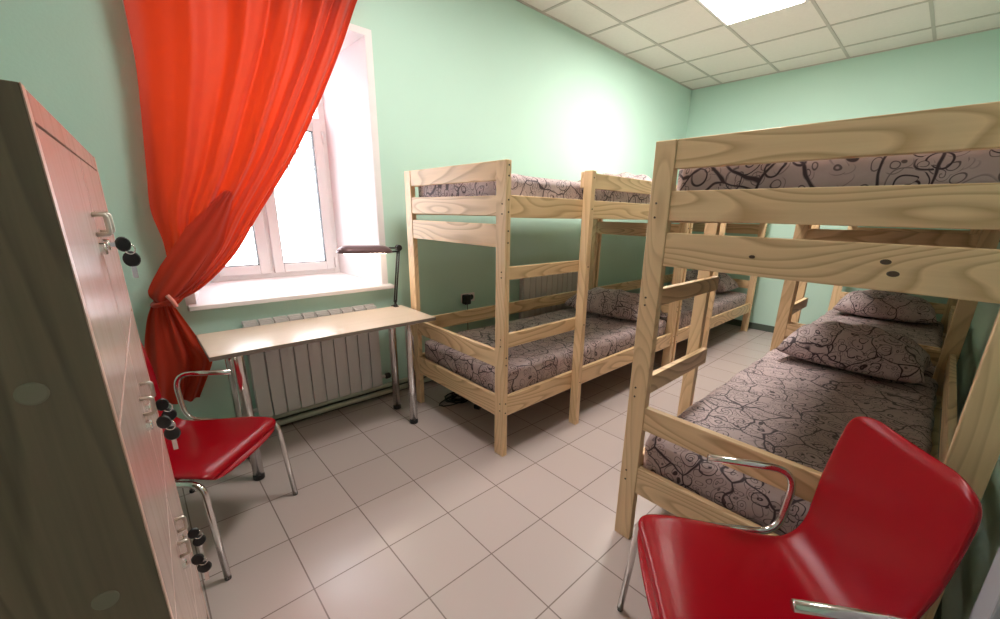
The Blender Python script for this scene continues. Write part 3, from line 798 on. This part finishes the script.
# ------------------------------------------------------------------ chairs
def chair():
    """local: +x is the front, origin on the floor under the seat centre"""
    t = empty('armchair')
    # side profile of the shell (x, z, half width)
    prof = [(0.235, 0.405, .212), (0.243, 0.425, .225), (0.225, 0.447, .232), (0.15, 0.452, .236), (0.05, 0.445, .236), (-0.05, 0.437, .230), (-0.13, 0.434, .218),
            (-0.185, 0.447, .200), (-0.222, 0.485, .188), (-0.245, 0.54, .186), (-0.258, 0.61, .194), (-0.270, 0.69, .202), (-0.285, 0.79, .200), (-0.297, 0.87, .194), (-0.302, 0.902, .186), (-0.311, 0.917, .168)]
    S = smoothtab(prof, 5) if False else None
    P = [Vector((a, 0, b)) for a, b, _ in prof]; Wd = [w for *_, w in prof]
    # resample catmull
    pts, ws = [], []
    Q = [P[0]]+P+[P[-1]]; QW = [Wd[0]]+Wd+[Wd[-1]]
    for i in range(1, len(Q)-2):
        for k in range(4):
            s = k/4
            f = lambda a, b, c, d: 0.5*((2*b)+(c-a)*s+(2*a-5*b+4*c-d)*s*s+(3*b-a-3*c+d)*s**3)
            pts.append(f(Q[i-1], Q[i], Q[i+1], Q[i+2])); ws.append(f(QW[i-1], QW[i], QW[i+1], QW[i+2]))
    pts.append(P[-1]); ws.append(Wd[-1])
    n = len(pts)
    # arc length for rounded outline corners
    acc = [0]
    for a, b in zip(pts, pts[1:]): acc.append(acc[-1]+(b-a).length)
    tot = acc[-1]; rc = 0.065
    bm = bmesh.new(); M = 24; topv, botv = [], []
    for i in range(n):
        tng = (pts[min(n-1, i+1)]-pts[max(0, i-1)]).normalized()
        nor = Vector((-tng.z, 0, tng.x)); 
        if nor.z < 0 and nor.x < 0: nor = -nor
        if i < n*0.5 and nor.z < 0: nor = -nor
        if i >= n*0.5 and nor.x < 0: nor = -nor
        d = min(acc[i], tot-acc[i]); hw = ws[i]
        if d < rc: hw -= rc-math.sqrt(max(0, rc*rc-(rc-d)**2))
        r1, r2 = [], []
        for k in range(M+1):
            s = -1+2*k/M; yy = hw*math.copysign(abs(s)**0.9, s)
            e = (1-abs(s)**8)**0.5
            ed = min(1.0, (d/0.03))**0.5 if d < 0.03 else 1.0
            th = 0.022*(0.35+0.65*e)*(0.4+0.6*ed)
            dish = 0.012*(1-s*s)
            c = pts[i]-nor*dish
            r1.append(bm.verts.new((c.x+nor.x*th*0.55, yy, c.z+nor.z*th*0.55)))
            r2.append(bm.verts.new((c.x-nor.x*th*0.7, yy, c.z-nor.z*th*0.7)))
        topv.append(r1); botv.append(r2)
    for i in range(n-1):
        for k in range(M):
            bm.faces.new((topv[i][k], topv[i+1][k], topv[i+1][k+1], topv[i][k+1]))
            bm.faces.new((botv[i][k], botv[i][k+1], botv[i+1][k+1], botv[i+1][k]))
        bm.faces.new((topv[i][0], botv[i][0], botv[i+1][0], topv[i+1][0]))
        bm.faces.new((topv[i][M], topv[i+1][M], botv[i+1][M], botv[i][M]))
    for k in range(M):
        bm.faces.new((topv[0][k], topv[0][k+1], botv[0][k+1], botv[0][k]))
        bm.faces.new((topv[-1][k], botv[-1][k], botv[-1][k+1], topv[-1][k+1]))
    sh = mesh_obj('seat_shell', bm, LEATHER, t, smooth=True)
    sd = sh.modifiers.new('s', 'SUBSURF'); sd.levels = 1; sd.render_levels = 1
    for s in (-1, 1):
        y = 0.238*s
        yf = 0.25*s
        bm = bmesh.new()
        tube(bm, rounded([(0.262, yf, 0.008), (0.232, y, 0.428), (-0.205, y, 0.424), (-0.235, y*1.07, 0.655), (0.04, y*1.09, 0.672)], [0.05, 0.075, 0.085], 8), 0.012, 12)
        fr = mesh_obj('side_frame', bm, CHROME, t, smooth=True)
        bm = bmesh.new(); lathe(bm, [(0.010, 0), (0.0118, 0.002), (0.0118, 0.014), (0.011, 0.016)], (0.262, yf, 0), 14); mesh_obj('foot', bm, BLACK, fr)
        bm = bmesh.new(); tube(bm, rounded([(-0.27, yf, 0.008), (-0.17, y*0.86, 0.395), (0.12, y*0.86, 0.404)], [0.05], 8), 0.0105, 12)
        lg = mesh_obj('rear_leg', bm, CHROME, t, smooth=True)
        bm = bmesh.new(); lathe(bm, [(0.010, 0), (0.0118, 0.002), (0.0118, 0.014), (0.011, 0.016)], (-0.27, yf, 0), 14); mesh_obj('foot', bm, BLACK, lg)
    for x in (-0.12, 0.10):
        bm = bmesh.new(); tube(bm, [(x, -0.235, 0.408), (x, 0.235, 0.408)], 0.009, 10)
        mesh_obj('crossbar', bm, CHROME, t, smooth=True)
    return t
c1 = chair()
def put(o, fx, fy, front):
    """place so that the front-edge centre sits at front, facing (fx, fy)"""
    l = math.hypot(fx, fy); fx /= l; fy /= l
    o.location = (front[0]-fx*0.24, front[1]-fy*0.24, 0); o.rotation_euler = (0, 0, math.atan2(fy, fx))
put(c1, 0.725, -0.69, (0.210, 1.880))
tag(c1, 'shiny red armchair with chrome legs between the locker and the desk', 'chair', 'red chrome armchairs')
c2 = copy_tree(c1)
put(c2, -0.635, 0.772, (0.921, 0.378))
tag(c2, 'large red armchair in the right foreground in front of the nearest bunk', 'chair', 'red chrome armchairs')

# ------------------------------------------------------------------ locker
nP = Vector((-0.0507, 0.65)); fP = Vector((-0.0268, 1.50)); dP = fP-nP
LW = dP.length; LH = 1.532; LD = 0.5
loc_ang = math.atan2(dP.y, dP.x)
lk = empty('locker', (nP.x, nP.y, 0), loc_ang)      # local +x runs along the front, +y goes into the carcass
tag(lk, 'tall locker with grey oak side and rose-veneer doors at the left edge', 'locker')
DT = 0.018
mesh_obj('side_panel', bx(0, 0.02, 0.0, LD, 0, LH), OAK, lk, bevel=0.001)
mesh_obj('side_panel', bx(LW-0.02, LW, 0.0, LD, 0, LH), OAK, lk, bevel=0.001)
mesh_obj('top_panel', bx(0.0205, LW-0.0205, 0.0, LD, LH-0.03, LH), ROSE, lk)
mesh_obj('back_panel', bx(0.0205, LW-0.0205, LD-0.01, LD, 0.0, LH-0.031), OAK, lk)
mesh_obj('plinth', bx(0.0205, LW-0.0205, 0.02, 0.036, 0, 0.098), OAK, lk)
mesh_obj('edge_band', bx(0.0, 0.02, -0.0012, 0, 0, LH), ROSEEDGE, lk)
mesh_obj('edge_band', bx(LW-0.02, LW, -0.0012, 0, 0, LH), ROSEEDGE, lk)
mesh_obj('partition', bx(LW*0.5-0.009, LW*0.5+0.009, 0.022, LD-0.012, 0.04, LH-0.031), ROSE, lk)
mid = LW*0.5
cols = ((0.022, mid-0.003, mid-0.045), (mid+0.003, LW-0.022, mid+0.05))
rowsz = ((1.1525, 1.498), (0.8025, 1.1465), (0.4525, 0.7965), (0.101, 0.4465))
rowname = ['top', 'second', 'third', 'bottom']
keys = []
for ri, (z0, z1) in enumerate(rowsz):
    for ci, (x0, x1, hx) in enumerate(cols):
        d = mesh_obj('door', bx(x0, x1, -0.0005, DT-0.001, z0, z1), ROSE, lk, bevel=0.0012)
        zm = (z0+z1)/2 + 0.02
        bm = bmesh.new(); tube(bm, rounded([(hx, 0.0, zm+0.058), (hx, -0.018, zm+0.058), (hx, -0.018, zm+0.024), (hx, 0.0, zm+0.024)], 0.005, 3), 0.004, 8)
        mesh_obj('handle', bm, DULL, d, smooth=True)
        bm = bmesh.new(); lathe(bm, [(0.011, 0), (0.011, 0.007), (0.009, 0.009)], n=16)
        for v in bm.verts: v.co = Vector((v.co.x+hx, -0.0005-v.co.z, v.co.y+zm))
        mesh_obj('lock', bm, CHROME, d)
        keys.append((ri, ci, hx, zm))
for (y, z) in ((0.055, 1.22), (0.052, 0.928)):
    bm = bmesh.new(); lathe(bm, [(0.0, 0), (0.013, 0), (0.013, 0.0012), (0.011, 0.002)], n=20)
    for v in bm.verts: v.co = Vector((-v.co.z, v.co.x+y, v.co.y+z))
    mesh_obj('cap', bm, CAP, lk)

def keyset():
    """local: lock at the origin, -y sticks out of the door"""
    t = empty('key_set')
    bm = bmesh.new(); box(bm, -0.0012, 0.0012, -0.022, -0.010, -0.004, 0.004)
    lathe(bm, [(0.0115, -0.003), (0.0135, 0), (0.0115, 0.003)], n=18)
    k1 = mesh_obj('key', bm, BLACK, t)
    me = k1.data
    for v in me.vertices:
        if abs(v.co.y) <= 0.0140: v.co = Vector((v.co.z, v.co.y*0.9-0.028, v.co.x*1.1))
    bm = bmesh.new(); box(bm, -0.0012, 0.0012, -0.0165, -0.0095, -0.004, 0.004); mesh_obj('blade', bm, CHROME, k1)
    bm = bmesh.new()
    tube(bm, [(0.0, -0.036+0.008*math.cos(a), -0.010+0.010*math.sin(a)) for a in [2*PI*i/20 for i in range(21)]], 0.0012, 6, caps=False)
    mesh_obj('ring', bm, CHROME, t, smooth=True)
    bm = bmesh.new(); lathe(bm, [(0.012, -0.003), (0.0145, 0), (0.012, 0.003)], n=18)
    for v in bm.verts: v.co = Vector((v.co.z+0.004, v.co.x*0.95-0.036, v.co.y*1.1-0.030))
    k2 = mesh_obj('key', bm, BLACK, t)
    bm = bmesh.new(); box(bm, 0.003, 0.005, -0.040, -0.032, -0.068, -0.043); mesh_obj('blade', bm, CHROME, k2)
    return t
kp = None
ca, sa = math.cos(loc_ang), math.sin(loc_ang)
for (ri, ci, hx, zm) in keys:
    if ri == 0 and ci == 0: continue
    k = keyset() if kp is None else copy_tree(kp)
    if kp is None: kp = k
    yy = -0.0
    k.location = (nP.x+ca*hx-sa*yy, nP.y+sa*hx+ca*yy, zm); k.rotation_euler = (0, 0, loc_ang+(0.15 if ci else -0.1))
    tag(k, 'pair of black-headed keys in the %s-row lock of the %s locker column' % (rowname[ri], 'farther' if ci else 'nearer'), 'keys', 'keys in the locker doors')

# ------------------------------------------------------------------ outside the window
can = tag(empty('canopy', (2.9, 9.0, 1.25)), 'faint steel roof truss seen through the window glass', 'canopy')
bm = bmesh.new()
for y in (0, 1.2): tube(bm, [(-3, y, 1.15), (3, y, 1.5)], 0.03, 6); tube(bm, [(-3, y, 0.85), (3, y, 1.2)], 0.03, 6)
mesh_obj('chord', bm, TRUSS, can)
for i in range(13):
    x = -3+i*0.5; z = 1.15+0.35*i/12
    bm = bmesh.new(); tube(bm, [(x, 0, z-0.3), (x+0.25, 0, z+0.015)], 0.015, 6); tube(bm, [(x, 0, z), (x, 1.2, z)], 0.012, 6)
    mesh_obj('brace', bm, TRUSS, can)
for x in (-3, 3):
    bm = bmesh.new(); tube(bm, [(x, 0, -5), (x, 0, 1.5 if x > 0 else 1.15)], 0.05, 8); mesh_obj('column', bm, TRUSS, can)

# ------------------------------------------------------------------ world, camera, view
w = bpy.data.worlds.new('World'); bpy.context.scene.world = w; w.use_nodes = True
bg = w.node_tree.nodes['Background']; bg.inputs['Color'].default_value = (0.93, 0.95, 1.0, 1); bg.inputs['Strength'].default_value = 9.0

cam = bpy.data.cameras.new('Camera'); co = bpy.data.objects.new('Camera', cam); COL.objects.link(co)
F = 400.64; yaw, pit, rol = [math.radians(a) for a in (46.187, 15.98, 1.337)]
f = Vector((math.cos(pit)*math.cos(yaw), math.cos(pit)*math.sin(yaw), -math.sin(pit)))
rt = Vector((math.sin(yaw), -math.cos(yaw), 0)); up = rt.cross(f)
r2 = rt*math.cos(rol)+up*math.sin(rol); u2 = -rt*math.sin(rol)+up*math.cos(rol)
M = Matrix((( r2.x, u2.x, -f.x, 0), (r2.y, u2.y, -f.y, 0), (r2.z, u2.z, -f.z, 1.42), (0, 0, 0, 1)))
co.matrix_world = M
cam.sensor_fit = 'HORIZONTAL'; cam.sensor_width = 36; cam.lens = 36*F/1000
cam.shift_x = -0.01739; cam.shift_y = 0.01958; cam.clip_start = 0.02; cam.clip_end = 200
sc = bpy.context.scene; sc.camera = co
sc.view_settings.view_transform = 'Standard'; sc.view_settings.look = 'None'
sc.view_settings.exposure = 0.22; sc.view_settings.gamma = 1.0; sc.view_settings.use_curve_mapping = False
